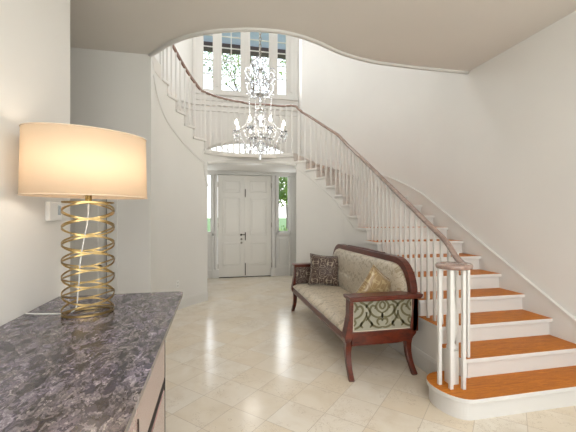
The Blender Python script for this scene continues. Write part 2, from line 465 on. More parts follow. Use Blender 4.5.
struct(obj('trim_3', cs, M['white'], bevel=.004))
struct(obj('trim_4', MB().box(-1.2165,-1.2105,4.262,4.30,.0,2.08), M['gap']))  # dark strip stands in for the shaded gap at the door edge

# vestibule beneath the landing
struct(obj('ceiling_vestibule', MB().prism([(-.17,6.47),(1.47,6.44),(1.56,6.52),(2.06,7.27),(2.06,YB),(-.60,YB),(-.60,7.06),(-.24,6.52)], 2.635, 2.676), M['ceil']))
def slab(p, q, th, z0, z1):
    p, q = Vector(p), Vector(q); d = (q-p).normalized(); n_ = Vector((-d.y, d.x))*th
    return MB().prism([tuple(p), tuple(q), tuple(q+n_), tuple(p+n_)], z0, z1)
for nm, p, q, sg in (('left', (-.24,6.50), (-.60,7.06), 1), ('right', (1.56,6.50), (2.06,7.27), -1)):
    m_ = slab(p, q, .03*sg, 0, 2.635); k_ = slab(q, (q[0], YB), .1*sg, 0, 2.635); m_.add(k_.v, k_.f)
    struct(obj('wall_vestibule_'+nm, m_, M['wall']))

# back (south) wall behind the camera with two tall windows
wall_holes('wall_front', -3.4, 3.42, -2.32, -2.2, 0, ZT, [(-.7, .7, .5, 2.9), (1.3, 2.7, .5, 2.9), (.1, 2.6, 4.3, 6.1)], M['wall'])

# baseboards
def basestrip(name, path, h=.17, th=.016, side=1):
    mb = MB(); sec = [(0,0),(side*th,0),(side*th,h-.03),(side*th*.5,h),(0,h)]
    mb.sweep(path, sec, smooth=False)
    return struct(obj(name, mb, M['white']))
basestrip('baseboard_stair', [(*ipt(2.05+(uj1-2.05)*i/70, -.0), 0) for i in range(71)], side=-1)
basestrip('baseboard_left_curve', [(*ipt(uj0+(22-uj0)*i/40, -.0), 0) for i in range(41)]+[(p[0],p[1],0) for p in tail[1:]], side=-1)
struct(obj('baseboard_facing', MB().box(-1.10, -.74, 4.264, 4.28, 0, .17), M['white']))
vb = MB().box(-.60,-.38,8.585,8.6,0,.2).box(-.60,.0,8.575,8.6,0,.2).box(1.49,2.06,8.575,8.6,0,.2)
vb.box(-.6,-.584,7.06,8.6,0,.2).box(2.044,2.06,7.27,8.6,0,.2)
struct(obj('baseboard_vestibule', vb, M['white']))

# ------------------------------------------------------------------ front door pair
tr = MB()
tr.box(.0, .07, 8.55, 8.62, 0, 2.55).box(1.42, 1.49, 8.55, 8.62, 0, 2.55)
tr.box(-.60, 2.06, 8.54, 8.61, 2.55, 2.60).box(-.60, 2.06, 8.50, 8.61, 2.60, 2.635)
tr.box(-.03, .10, 8.53, 8.61, 0, .22).box(1.39, 1.52, 8.53, 8.61, 0, .22)
for x0 in (1.52, -.43):
    tr.box(x0, x0+.045, 8.55, 8.62, 0, 2.6).box(x0+.355, x0+.40, 8.55, 8.62, 0, 2.6)
    tr.box(x0, x0+.40, 8.55, 8.62, 1.04, 1.11)
    tr.box(x0+.09, x0+.31, 8.585, 8.605, .27, .96)
struct(obj('trim_5', tr, M['white'], bevel=.005))
for side in (0, 1):
    x0 = .075+.672*side; x1 = x0+.668
    dm = MB().box(x0, x1, 8.60, 8.645, .012, 2.545)
    for (a, b, z0, z1) in ((.12,.548,.30,.86),(.12,.548,1.05,1.98),(.12,.548,2.12,2.42)):
        w = .022
        dm.box(x0+a, x0+b, 8.58, 8.601, z0, z0+w).box(x0+a, x0+b, 8.58, 8.601, z1-w, z1)
        dm.box(x0+a, x0+a+w, 8.58, 8.601, z0, z1).box(x0+b-w, x0+b, 8.58, 8.601, z0, z1)
        dm.box(x0+a+.06, x0+b-.06, 8.592, 8.601, z0+.06, z1-.06)
    if side == 1: dm.box(x0-.03, x0+.02, 8.583, 8.60, .012, 2.545)
    d = struct(obj('door_1', dm, M['door'], bevel=.003))
    hx = x0 if side == 0 else x1
    for hz in (.28, 1.3, 2.3):
        obj('hinge', MB().box(hx-.012, hx+.012, 8.58, 8.60, hz-.06, hz+.06), M['steel'], d)
    if side == 0:
        h = MB(); h.lathe([(.026,0),(.026,.01),(.012,.014),(.012,.05)], (0,0,0), 12); h.v = [(x1-.10+x, 8.60-z, 1.06+y) for x,y,z in h.v]
        h.box(x1-.115, x1-.0, 8.545, 8.56, 1.05, 1.072)
        obj('door_handle', h, M['dark'], d)
        h = MB()
        for zz in (.95, .86):
            g = MB().lathe([(.026,0),(.026,.012),(.015,.03)], (0,0,0), 12); h.add([(x1-.09+x, 8.60-z, zz+y) for x,y,z in g.v], g.f, 0, True)
        obj('deadbolt', h, M['steel'], d)
    else:
        obj('surface_bolt', MB().box(x0-.01, x0+.008, 8.572, 8.583, .05, .35).box(x0-.012,x0+.01,8.57,8.583,2.0,2.2).box(x0-.012, x0+.012, 8.57, 8.583, .92, 1.12), M['dark'], d)
struct(obj('trim_6', MB().box(.07, 1.42, 8.58, 8.64, 0, .014), M['gap']))
# sidelights
for n, x0 in ((2, 1.57), (3, -.38)):
    f = MB()
    f.box(x0, x0+.035, 8.59, 8.65, 1.10, 2.58).box(x0+.275, x0+.31, 8.59, 8.65, 1.10, 2.58)
    f.box(x0, x0+.31, 8.59, 8.65, 1.10, 1.14).box(x0, x0+.31, 8.59, 8.65, 2.53, 2.58)
    w = sempty('window_%d' % n, (x0+.155, 8.62, 1.10))
    obj('window_frame', f, M['white'], w)
    obj('window_glass', MB().box(x0+.03, x0+.28, 8.618, 8.622, 1.13, 2.54), M['glass'], w)
# lunette fanlight above the door, at landing level
w = sempty('window_4', (LX, 8.66, LZ))
f = MB()
arc = [(LX+(LW-.03)*math.cos(a), 8.66, LZ+.02+(LH-.04)*math.sin(a)) for a in [PI*i/32 for i in range(33)]]
f.sweep(arc, [(-.03,-.03),(.03,-.03),(.03,.03),(-.03,.03)], fixed=(0,1,0), smooth=False)
f.box(LX-LW, LX+LW, 8.63, 8.69, LZ, LZ+.05)
arc2 = [(LX+.45*math.cos(a), 8.66, LZ+.03+.22*math.sin(a)) for a in [PI*i/20 for i in range(21)]]
f.sweep(arc2, [(-.01,-.012),(.01,-.012),(.01,.012),(-.01,.012)], fixed=(0,1,0), smooth=False)
for i in range(1, 10):
    a = PI*i/10
    f.sweep([(LX+.45*math.cos(a), 8.66, LZ+.03+.22*math.sin(a)), (LX+(LW-.03)*math.cos(a), 8.66, LZ+.02+(LH-.04)*math.sin(a))], [(-.009,-.012),(.009,-.012),(.009,.012),(-.009,.012)], smooth=False, up=(0,1,0))
obj('window_frame', f, M['white'], w)
g = MB(); g.prism_ax([(LX+(LW-.02)*math.cos(PI*i/32), LZ+.01+(LH-.03)*math.sin(PI*i/32)) for i in range(33)], 8.668, 8.672, 'y')
obj('window_glass', g, M['glass'], w)
# big upper window of four casements
w = sempty('window_1', (.8, 8.62, 4.55))
f = MB(); ZB, ZW = 4.55, 6.35
f.box(-.45, 2.05, 8.58, 8.66, ZB, ZB+.09).box(-.45, 2.05, 8.58, 8.66, ZW-.06, ZW)
panes = [(-.27,-.05),(.17,.63),(.87,1.35),(1.57,1.79)]
solid = [-.45]+[v for p in panes for v in p]+[2.05]
for a, b in zip(solid[::2], solid[1::2]):
    f.box(a, b, 8.59, 8.65, ZB, ZW)
    if b-a > .2: f.box((a+b)/2-.03, (a+b)/2+.03, 8.57, 8.59, ZB+.16, ZW)
obj('window_frame', f, M['white'], w, bevel=.004)
for i, (a, b) in enumerate(panes):
    mn = MB()
    for z in (5.03, 5.37, 5.70, 5.98): mn.box(a, b, 8.61, 8.635, z-.012, z+.012)
    if b-a > .3: mn.box((a+b)/2-.012, (a+b)/2+.012, 8.612, 8.633, ZB+.16, ZW)
    obj('muntins', mn, M['white'], w)
    obj('window_glass', MB().box(a, b, 8.618, 8.622, ZB+.08, ZW-.05), M['glass'], w)
st2 = MB().box(-.5, 2.1, 8.54, 8.60, 4.50, 4.55).box(-.5, 2.1, 8.575, 8.60, 4.36, 4.50)
st2.box(XL, XR, 8.56, 8.60, 4.24, 4.29).box(XL, XR, 8.58, 8.60, 4.10, 4.14)
for z, hh in ((4.24,.05),(4.10,.03)):
    st2.sweep([(*outer(phl+(PI-phl)*(i/30), -.012), z+hh/2) for i in range(0,7)], [(-.015,-hh/2),(.015,-hh/2),(.015,hh/2),(-.015,hh/2)], smooth=False)
struct(obj('trim_7', st2, M['white']))
# landing floor
# windows behind the camera
for n, (a, b) in ((5, (-.7, .7)), (6, (1.3, 2.7))):
    f = MB().box(a, a+.06, -2.3, -2.22, .5, 2.9).box(b-.06, b, -2.3, -2.22, .5, 2.9).box(a, b, -2.3, -2.22, .5, .56).box(a, b, -2.3, -2.22, 2.84, 2.9)
    f.box(a, b, -2.28, -2.24, 1.68, 1.72).box((a+b)/2-.015, (a+b)/2+.015, -2.28, -2.24, .5, 2.9)
    struct(obj('window_%d' % n, f, M['white']))

# ------------------------------------------------------------------ staircase
stair = empty('staircase', (2.6, 3.5, 0), 'curved white staircase with orange wooden treads, white balusters and brown handrail', 'staircase')
OV = .038                       # nosing
IN = -.03                      # tread overhang inside the well
C1 = (1.87, 2.42)
def edge_pts(u0, u1, f, off, n):
    return [f(u0+(u1-u0)*i/n, off) for i in range(n+1)]
for n in range(1, 22):
    z = n*R
    if n == 1:
        # curtail step with rounded end around the newel
        def bull(rx, ry, yb):
            a = [(C1[0]-rx*math.cos(t), C1[1]-ry*math.sin(t)) for t in [PI*.5*i/12 for i in range(12, -1, -1)]]
            b = [(C1[0]-rx*math.cos(t), C1[1]+.2*math.sin(t)) for t in [PI*.5*i/8 for i in range(1, 9)]]
            return [(XW, C1[1]-ry)]+a+b+[(CX+A+.0, C1[1]+.2), (CX+A, yb), (XW, yb)]
        tm = MB().prism(bull(.182, .262, Y0+RUN+.0), z-.036, z, 0, 1)
        rm = MB().prism(bull(.155, .232, Y0+RUN-.02), 0, z-.036)
    elif n != 16:
        k = 1 if n < 10 else 5
        un = n+1
        inn = edge_pts(n, un, ipt, IN, k); out = edge_pts(n, un, opt, 0, k)
        # push nosing forward
        a, b = Vector(inn[0]), Vector(out[0]); d = (b-a).normalized(); nf = Vector((d.y, -d.x))*OV
        poly = [tuple(a+nf), tuple(b+nf)]+out+inn[::-1]
        if n > 16:
            poly = [tuple(a+nf), tuple(b+nf)]+out+inn[::-1]
        tm = MB().prism(poly, z-.036, z, 0, 1)
        ia, oa = ipt(n, .0), opt(n, -.0)
        a, b = Vector(ia), Vector(oa); d = (b-a).normalized(); nb = Vector((-d.y, d.x))*.02
        a = a+d*.003-nb*.2; b = b-nb*.2
        rm = MB().prism([tuple(a), tuple(b), tuple(b+nb), tuple(a+nb)], z-R, z-.036)
    else:
        k = 40
        inn = [ipt(16+i/k, IN) for i in range(k+1)]
        out = [outer(PH[16]+(PH[17]-PH[16])*i/k) for i in range(k+1)]
        out = [(x, min(y, YB-.0)) if XL < x < XR else (x, y) for x, y in out]
        tm = MB()
        for i in range(k): tm.prism([inn[i], out[i], out[i+1], inn[i+1]], z-.04, z, 0, 1)
        ia, oa = ipt(n), opt(n)
        a, b = Vector(ia), Vector(oa); d = (b-a).normalized(); nb = Vector((-d.y, d.x))*.02
        a = a+d*.003-nb*.2; b = b-nb*.2
        rm = MB().prism([tuple(a), tuple(b), tuple(b+nb), tuple(a+nb)], z-R, z-.04)
    t_ = obj('landing_floor' if n == 16 else 'tread', tm, [M['white'], M['landing'] if n == 16 else M['tread']], stair, bevel=0 if n == 16 else .006)
    obj('riser', rm, M['white'], stair)
# last riser up to the upper floor and the floor edge
ia, oa = Vector(ipt(22)), Vector(opt(21.999)); 
obj('riser', MB().prism([tuple(ia), tuple(oa), (oa.x, oa.y-.03), (ia.x, ia.y-.03)], 21*R, ZU), M['white'], stair)
uf = MB().prism([tuple(ia), (-.82,5.0), (-.74,4.28), (-2.07,4.28), (-2.07,5.0), tuple(oa)], ZU-.2, ZU)
struct(obj('floor_upper', uf, M['ceil']))
# wall skirt (outer string)
for a, b in ((1.2, 15.8), (16.2, 16.8), (17.0, 21.9)):
    sk = MB()
    n = int((b-a)*6)+2
    for i in range(n):
        u, v = a+(b-a)*i/n, a+(b-a)*(i+1)/n
        def W(u, off): 
            x, y = opt(u, off); return (x, min(y, YB+off)) if u > 16 and u < 17 and XL < x < XR else (x, y)
        p, q, p2, q2 = W(u, 0), W(v, 0), W(u, -.022), W(v, -.022)
        if 16 <= u < 17: za = zb = 2.72+.17; la = lb = 2.6
        else: za, zb = line_z(u)+.17, line_z(v)+.17; la, lb = max(0, line_z(u)-.3), max(0, line_z(v)-.3)
        sk.hexa([(*p2,la),(*q2,lb),(*q,lb),(*p,la),(*p2,za),(*q2,zb),(*q,zb),(*p,za)])
        p3, q3 = W(u, -.034), W(v, -.034)
        sk.hexa([(*p3,za-.0),(*q3,zb-.0),(*q,zb),(*p,za),(*p3,za+.022),(*q3,zb+.022),(*q,zb+.022),(*p,za+.022)])
    obj('wall_string', sk, M['white'], stair)
# handrail
BO = .045
def rail_h(u):
    def raw(u):
        if u <= 16: return R*u+.845-.05*max(0, min(1, (9-u)/6))
        if u < 17: return R*16+1.0
        return R*u+.86
    return sum(raw(u+d) for d in (-.5,-.3,-.15,0,.15,.3,.5))/7
rp = [(*ipt(2.2+(21.6-2.2)*i/220, BO), rail_h(2.2+(21.6-2.2)*i/220)) for i in range(221)]
vol = []
ZV = 1.115; x0r = CX+A+BO
for i in range(0, 44):
    a = -i*(2*PI*1.25)/43; r = .138-.085*(i/43)
    vol.append((C1[0]+r*math.cos(a)*1.0, C1[1]+.0+r*math.sin(a), ZV))
# blend from volute east point up to the raking rail
start = [(x0r+.0, 2.50, ZV+.015)]
u_join = 3.0
rp2 = [p for p in rp if p[1] > ipt(u_join)[1] or p[2] > 2]
e0 = Vector(rp2[0])
conn = []
p0, p3 = Vector(vol[0]), e0
for i in range(1, 9):
    t_ = i/9
    q1 = p0+Vector((0, .12, 0)); q2 = e0-Vector((0, .14, .14*R/RUN))
    conn.append(tuple(p0*(1-t_)**3+q1*3*t_*(1-t_)**2+q2*3*t_*t_*(1-t_)+e0*t_**3))
full = vol[::-1]+conn+rp2
rsec = [(-.02,-.018),(-.0255,0),(-.023,.012),(-.012,.021),(.012,.021),(.023,.012),(.0255,0),(.02,-.018)]
rail = MB().sweep(full, rsec); rail.lathe([(.055,-.018),(.062,0),(.055,.018),(.04,.022)], (C1[0], C1[1], ZV), 18)
obj('handrail', rail, M['rail'], stair)
# balusters: one mesh, copies stretched to the rail
bmesh_b = MB().box(-.0115,.0115,-.0115,.0115,0,1)
bal0 = None
def baluster(x, y, z0, z1, th=1):
    global bal0
    if bal0 is None:
        bal0 = obj('baluster', bmesh_b, M['white'], stair, loc=(0,0,0)); o = bal0
    else:
        o = bal0.copy(); COL.objects.link(o); o.parent = stair
    o.location = Vector((x, y, z0))-stair.location; o.scale = (th, th, z1-z0); return o
for n in range(2, 22):
    cnt = 3 if n < 10 else (16 if n == 16 else 2)
    for i in range(cnt):
        u = n+(i+.35)/cnt if n != 16 else n+(i+.5)/cnt
        x, y = ipt(u, BO); z1 = rail_h(u)-(.03 if n > 16 else .016)
        if n < 3: z1 = max(z1, ZV) if False else z1
        baluster(x, y, n*R, z1, 1.2 if n > 10 else 1)
for i in range(4):
    a = D(62+90*i) if False else [D(180), D(230), D(282), D(60)][i]
    baluster(C1[0]+.11*math.cos(a), C1[1]+.11*math.sin(a), R, ZV-.015, 1.12)
baluster(CX+A+BO, 2.47, R, ZV+.0, 1.0)
nw = MB().box(C1[0]-.038, C1[0]+.038, C1[1]-.038, C1[1]+.038, R, R+.27)
nw.lathe([(.036,R+.27),(.042,R+.29),(.024,R+.32),(.03,R+.36),(.043,R+.43),(.04,R+.52),(.028,R+.66),(.022,R+.74),(.03,R+.76),(.024,R+.78),(.03,R+.93)], (C1[0],C1[1],0), 16)
obj('newel_post', nw, M['white'], stair, bevel=.003)

# ------------------------------------------------------------------ sofa
sofa = empty('sofa', (1.58, 4.12, 0), 'antique red mahogany framed sofa upholstered in cream and gold damask, against the stair wall', 'sofa')
SY0, SY1 = 2.98, 5.30
rnd = lambda pts: pts
# seat frame
fr = MB()
fr.prism_ax([(1.205,.31),(1.19,.34),(1.20,.39),(1.225,.42),(1.27,.42),(1.27,.31)], SY0+.06, SY1-.06, 'y')
fr.box(1.25, 1.90, SY1-.12, SY1-.03, .33, .42); fr.box(1.84, 1.92, SY0+.06, SY1-.06, .31, .44)
obj('seat_frame', fr, M['mahog'], sofa, bevel=.008)
# seat cushion, slightly domed
cu = MB(); nx, ny = 10, 30
for i in range(nx+1):
    for j in range(ny+1):
        a, b = i/nx, j/ny
        dz = .035*(1-(2*a-1)**6)*(1-(2*b-1)**10)
        x = 1.195+.66*a; y = SY0+.09+(SY1-SY0-.18)*b
        cu.v.append((x, y, .455+dz-(.03 if i == 0 else 0)))
for i in range(nx):
    for j in range(ny):
        a = i*(ny+1)+j; cu.f.append((a, a+ny+1, a+ny+2, a+1)); cu.mi.append(0); cu.sm.append(True)
o_ = len(cu.v)
cu.v += [(x*1, y, .405) for x, y, z in cu.v[:o_]]
bl = lambda i, j: i*(ny+1)+j
for j in range(ny):
    for i in (0, nx): cu.f.append((bl(i,j), bl(i,j+1), o_+bl(i,j+1), o_+bl(i,j))); cu.mi.append(0); cu.sm.append(True)
for i in range(nx):
    for j in (0, ny): cu.f.append((bl(i,j), bl(i+1,j), o_+bl(i+1,j), o_+bl(i,j))); cu.mi.append(0); cu.sm.append(True)
    for j in range(ny):
        cu.f.append((o_+bl(i,j), o_+bl(i+1,j), o_+bl(i+1,j+1), o_+bl(i,j+1))); cu.mi.append(0); cu.sm.append(False)
obj('seat_cushion', cu, M['seat'], sofa)
# back: crest path in YZ
def crest(inset=0):
    r = .30; top = 1.085-inset; y0, y1 = SY0+.0+inset, SY1-inset
    p = [(y0, .74)]
    p += [(y0+.02+r*.95-(r*.95)*math.cos(a), top-r+r*math.sin(a)) for a in [PI/2*i/10 for i in range(11)]]
    q = [(y0+y1-y, z) for y, z in p[::-1]]
    return p+q
cp = crest(.03)
cr = MB().sweep([(1.905-.0, y, z) for y, z in cp], [(-.034,-.038),(.034,-.038),(.034,.036),(-.034,.036)], fixed=(1,0,0), smooth=False)
cr.box(1.875, 1.935, SY0, SY0+.07, .40, .76).box(1.875, 1.935, SY1-.07, SY1, .40, .76)
cr.prism_ax([(3.6,1.075),(3.62,1.10),(4.14,1.106),(4.66,1.10),(4.68,1.075)], 1.885, 1.925, 'x')
obj('back_frame', cr, M['mahog'], sofa, bevel=.01)
ci = crest(.06)
bk = MB(); n = len(ci)
cyy, czz = (SY0+SY1)/2, .7
ring = [(y, z) for y, z in ci]+[(SY1-.07,.45),(SY0+.07,.45)]
layers = [(1.93, 1.0), (1.86, 1.0), (1.835, .985), (1.815, .95), (1.80, .86), (1.795, .6), (1.79, .2)]
vs = []; fs = []; k = len(ring)
for x, s_ in layers:
    for y, z in ring: vs.append((x, cyy+(y-cyy)*s_ if s_ > .9 else cyy+(y-cyy)*(s_*.5+.5 if s_ > .5 else s_), czz+(z-czz)*s_))
for i in range(len(layers)-1):
    for j in range(k): fs.append((i*k+j, i*k+(j+1) % k, (i+1)*k+(j+1) % k, (i+1)*k+j))
fs.append(tuple(range(k))); fs.append(tuple(range((len(layers)-1)*k, len(layers)*k)))
bk.add(vs, fs, 0, True)
bk.v = [(x-.0+.04*(z-.8) if x < 1.9 else x, y, z) for x, y, z in bk.v]
obj('back_cushion', bk, M['back'], sofa)
# arms
def stroke(mb, pts, w, y, mi):
    P = [Vector(p) for p in smooth_path(pts, 5)]
    vs = []
    for i, p in enumerate(P):
        t_ = (P[min(i+1, len(P)-1)]-P[max(i-1, 0)]); t_.normalize() if t_.length else None
        nn = Vector((-t_.y, t_.x)); ww = w*(.55+.45*math.sin(PI*min(1, max(0, i/(len(P)-1)))))
        vs += [(p.x+nn.x*ww, y, p.y+nn.y*ww), (p.x-nn.x*ww, y, p.y-nn.y*ww)]
    mb.add(vs, [(2*i, 2*i+1, 2*i+3, 2*i+2) for i in range(len(P)-1) if 1.268 < P[i].x < 1.865 and 1.268 < P[i+1].x < 1.865], mi)
MOT = [[(0,.02),(.045,.05),(.06,.10),(.03,.15),(0,.185)], [(0,.06),(.02,.08),(.025,.11),(0,.14)],
       [(.0,-.01),(.05,-.02),(.10,.01),(.12,.06),(.10,.10),(.07,.09),(.075,.065)],
       [(.03,-.10),(.05,-.07),(.04,-.04),(.01,-.04),(0,-.06)], [(0,-.12),(.04,-.125),(.09,-.10),(.12,-.06),(.145,-.02),(.16,.04)],
       [(.09,.17),(.10,.14),(.135,.12),(.16,.08)], [(.12,-.12),(.10,-.09),(.115,-.06)], [(.0,.02),(-.0,-.03)]]
def make_arm(y_out, sgn):       # sgn -1: outer face looks towards -Y
    yi = y_out-sgn*.10; ya, yb = min(y_out, yi), max(y_out, yi)
    yo = y_out+sgn*.0
    am = MB()
    # lyre shaped outline rails
    am.prism_ax([(1.225,.745),(1.268,.745),(1.265,.62),(1.26,.46),(1.25,.36),(1.215,.325),(1.185,.335),(1.178,.38),(1.198,.46),(1.222,.58)], ya, yb, 'y')
    am.prism_ax([(1.25,.43),(1.85,.43),(1.875,.62),(1.885,.745),(1.935,.745),(1.935,.50),(1.915,.38),(1.85,.315),(1.7,.30),(1.25,.30)], ya, yb, 'y')
    am2 = MB().prism_ax([(1.205,.768),(1.212,.735),(1.235,.722),(1.93,.722),(1.955,.735),(1.965,.768)], ya-.045, yb+.03, 'y')
    a = obj('arm_frame', am, M['mahog'], sofa, bevel=.007)
    obj('arm_rail', am2, M['mahog'], a, bevel=.01)
    pn = MB().box(1.235, 1.885, ya+.012, yb-.005, .42, .745)
    yf = y_out+sgn*(-.012)+sgn*.0025
    for cxm in (1.235, 1.56, 1.885):
        for s_ in (1, -1):
            for m_ in MOT+([[(.16,.12),(.12,.02),(.16,-.05)]] if cxm == 1.56 else []):
                pts_ = [(cxm+s_*x*1.05, .575+z*.93) for x, z in m_]
                stroke(pn, pts_, .011, yf, 1)
    for bx in ((1.262,1.27,.432,.73),(1.864,1.872,.432,.73),(1.262,1.872,.43,.438),(1.262,1.872,.722,.73)):
        pn.box(bx[0], bx[1], min(yf, yf-sgn*.004), max(yf, yf-sgn*.004), bx[2], bx[3], 2)
    obj('arm_panel', pn, [M['panel'], M['motif'], M['gimp']], sofa)
    # inner face padding
    pad = MB().box(1.24, 1.86, (yb-.01) if sgn < 0 else ya-.03, (yb+.03) if sgn < 0 else ya+.01, .44, .735)
    obj('arm_padding', pad, [M['pillow_brown'] if sgn > 0 else M['seat']], sofa, bevel=.01)
make_arm(SY0, -1); make_arm(SY1, 1)
def leg(x, y, sgn, fx):
    path = []; sc = []
    for i in range(11):
        t_ = i/10; z = .36*(1-t_)
        dy = sgn*(.045*math.sin(t_*PI*.9)*-1.0+.115*t_**2.0); dx = fx*(.02*t_**2)
        path.append((x+dx, y+dy, max(.0, z))); sc.append(1.15-.42*t_ if t_ < .85 else .80)
    mb = MB().sweep(path, [(-.028,-.03),(.028,-.03),(.028,.03),(-.028,.03)], smooth=False, up=(0,1,0), scale=sc)
    obj('leg', mb, M['mahog'], sofa, bevel=.006)
leg(1.235, SY0+.05, -1, -.5); leg(1.86, SY0+.05, -1, .3); leg(1.235, SY1-.05, 1, -.5); leg(1.86, SY1-.05, 1, .3)

def pillow(name, loc, rot, w, d, mt, label, pmat):
    mb = MB(); n = 18; vs = []; fs = []
    for s_ in (1, -1):
        o0 = len(vs)
        for i in range(n+1):
            for j in range(n+1):
                a, b = 2*i/n-1, 2*j/n-1
                e = (1-abs(a)**2.4)*(1-abs(b)**2.4); pinch = 1-.09*(1-abs(a)**1.5 if abs(b) > .0 else 0)*abs(b)**3-.0
                x = a*w/2*(1-.08*(1-a*a)*0-.10*(1-b*b)*abs(a)**3*-0)*(1-.10*(1-abs(b)**2)*abs(a)**2)
                z = b*w/2*(1-.10*(1-abs(a)**2)*abs(b)**2)
                wr = .008*noise.noise(Vector((a*2.3+loc[0]*5, b*2.3, s_*3)))*e
                vs.append((x, s_*(d/2*e**.55)+wr, z))
        for i in range(n):
            for j in range(n):
                q = o0+i*(n+1)+j; fs.append((q, q+1, q+n+2, q+n+1))
    mb.add(vs, fs, 0, True)
    rot_ = Matrix.Rotation(rot[2], 4, 'Z')@Matrix.Rotation(rot[1], 4, 'Y')@Matrix.Rotation(rot[0], 4, 'X')
    o = obj(name, mb, mt, None, weld=True, loc=(0,0,0)); o.matrix_world = Matrix.Translation(loc)@rot_
    tag(o, label, 'pillow', 'throw pillows on the sofa')
    pp = MB(); k = [(a, -1) for a in [i/10-1 for i in range(20)]]+[(1, a) for a in [i/10-1 for i in range(20)]]+[(-a, 1) for a in [i/10-1 for i in range(20)]]+[(-1, -a) for a in [i/10-1 for i in range(20)]]
    P = [(a*w/2*(1-.10*(1-abs(b)**2)*abs(a)**2), 0, b*w/2*(1-.10*(1-abs(a)**2)*abs(b)**2)) for a, b in k]
    pp.tube(P, .006, 6, closed=True, up=(0,1,0))
    q = obj('piping', pp, pmat, None, loc=(0,0,0)); q.parent = o
    return o
pillow('throw_pillow', (1.60, 4.86, .715), (D(-14), D(4), D(-16)), .46, .16, M['pillow_brown'], 'dark brown damask square pillow leaning on the far end of the sofa', M['pillow_brown'])
pillow('throw_pillow', (1.62, 3.28, .725), (D(14), D(32), D(22)), .44, .15, M['pillow_gold'], 'gold satin pillow standing on one corner behind the near arm of the sofa', M['pillow_gold'])

# ------------------------------------------------------------------ sideboard with marble top
TX0, TX1, TY0, TY1, TZ = -.975, -.21, .30, 2.44, 1.0
side = empty('sideboard', (-.6, 1.4, 0), 'mahogany sideboard with dark grey purple marble top, against the left wall', 'sideboard')
def rc(x0, x1, y0, y1, r, n=6):
    pts_ = [(x0, y0), (x1, y0)]
    pts_ += [(x1-r+r*math.cos(a), y1-r+r*math.sin(a)) for a in [PI/2*i/n for i in range(n+1)]]
    return pts_+[(x0, y1)]
top = MB().prism(rc(TX0, TX1, TY0, TY1, .05), TZ-.028, TZ)
obj('marble_top', top, M['marble'], side, bevel=.007, seg=3)
XF, YE = -.30, 2.20
bd = MB().prism(rc(TX0, XF, TY0+.03, YE, .02), .10, TZ-.028)
obj('body', bd, M['pink'], side, bevel=.004)
for ya, yb in ((.36, .67), (.70, 2.16)):
    ym = (ya+yb)/2
    dr = obj('drawer', MB().box(XF-.01, XF+.006, ya, yb, .545, .955), M['pink'], side, bevel=.003)
    obj('keyhole_plate', MB().lathe([(.012,0),(.012,.003)], (0,0,0), 10), M['dark'], dr, loc=(0,0,0)).matrix_local = Matrix.Translation(Vector((XF+.007, ym, .69))-side.location)@Matrix.Rotation(PI/2, 4, 'Y')@Matrix.Diagonal((2.4, .5, 1, 1))
    dd = obj('door', MB().box(XF-.01, XF+.006, ya, yb, .13, .47), M['pink'], side, bevel=.003)
    obj('keyhole_plate', MB().lathe([(.012,0),(.012,.003)], (0,0,0), 10), M['dark'], dd, loc=(0,0,0)).matrix_local = Matrix.Translation(Vector((XF+.007, ya+.05, .32))-side.location)@Matrix.Rotation(PI/2, 4, 'Y')@Matrix.Diagonal((2.4, .5, 1, 1))
obj('inlay_band', MB().box(XF-.003, XF+.003, TY0+.05, YE-.02, .485, .525), M['gap'], side)  # dark strip stands in for the shaded gap between drawers and doors
for yy in (TY0+.06, YE-.04):
    for xx in (TX0+.03, XF-.03):
        obj('leg', MB().hexa([(xx-.018,yy-.018,0),(xx+.018,yy-.018,0),(xx+.018,yy+.018,0),(xx-.018,yy+.018,0),(xx-.027,yy-.027,.11),(xx+.027,yy-.027,.11),(xx+.027,yy+.027,.11),(xx-.027,yy+.027,.11)]), M['mahog'], side)
obj('corner_bead', MB().box(XF-.012, XF+.004, YE-.012, YE+.003, .10, TZ-.03), M['gap'], side)  # dark strip down the far front corner

# ------------------------------------------------------------------ lamp
LC = Vector((-.652, 1.985)); AX = Vector((.899, .438)); AY = Vector((-.438, .899))
lamp = empty('table_lamp', (LC.x, LC.y, TZ), 'table lamp with gold coil base and wide peach shade on the sideboard', 'lamp')
def lo(a, rx, ry): p = LC+AX*rx*math.cos(a)+AY*ry*math.sin(a); return p.x, p.y
LR, LS = .120, .09
band = [(-.0065,-.0022),(.0065,-.0022),(.0065,.0022),(-.0065,.0022)]
def bandsec(path, closed=False):
    mb = MB(); n = len(path); P = [Vector(p) for p in path]; vs = []
    for i, p in enumerate(P):
        q = Vector((p.x-LC.x, p.y-LC.y, 0)).normalized()
        for dr, dz in ((-.0025,-.0042),(.0025,-.0042),(.0025,.0042),(-.0025,.0042)): vs.append(tuple(p+q*dr+Vector((0,0,dz))))
    fs = []
    for i in range(n if closed else n-1):
        for j in range(4): fs.append((i*4+j, i*4+(j+1) % 4, ((i+1) % n)*4+(j+1) % 4, ((i+1) % n)*4+j))
    mb.add(vs, fs, 0, False); return mb
base = bandsec([(*lo(2*PI*i/48, LR, LS), TZ+.0075) for i in range(48)], True)
base.add(*[(lambda q: (q.v, q.f))(bandsec([(*lo(2*PI*i/48, LR-.012, LS-.012), TZ+.0075) for i in range(48)], True))][0])
obj('base_ring', base, M['gold'], lamp)
ZL0, ZL1 = TZ+.02, 1.585
for sg in (1, -1):
    for ph in (0, PI):
        turns = 3.25; n = 260
        def so(a):
            c_, s_ = math.cos(a), math.sin(a)
            p = LC+AX*LR*math.copysign(abs(c_)**.62, c_)+AY*LS*math.copysign(abs(s_)**.9, s_); return p.x, p.y
        path = [(*so(ph+sg*2*PI*turns*i/n), ZL0+(ZL1-ZL0)*i/n) for i in range(n+1)]
        obj('coil', bandsec(path), M['gold'], lamp)
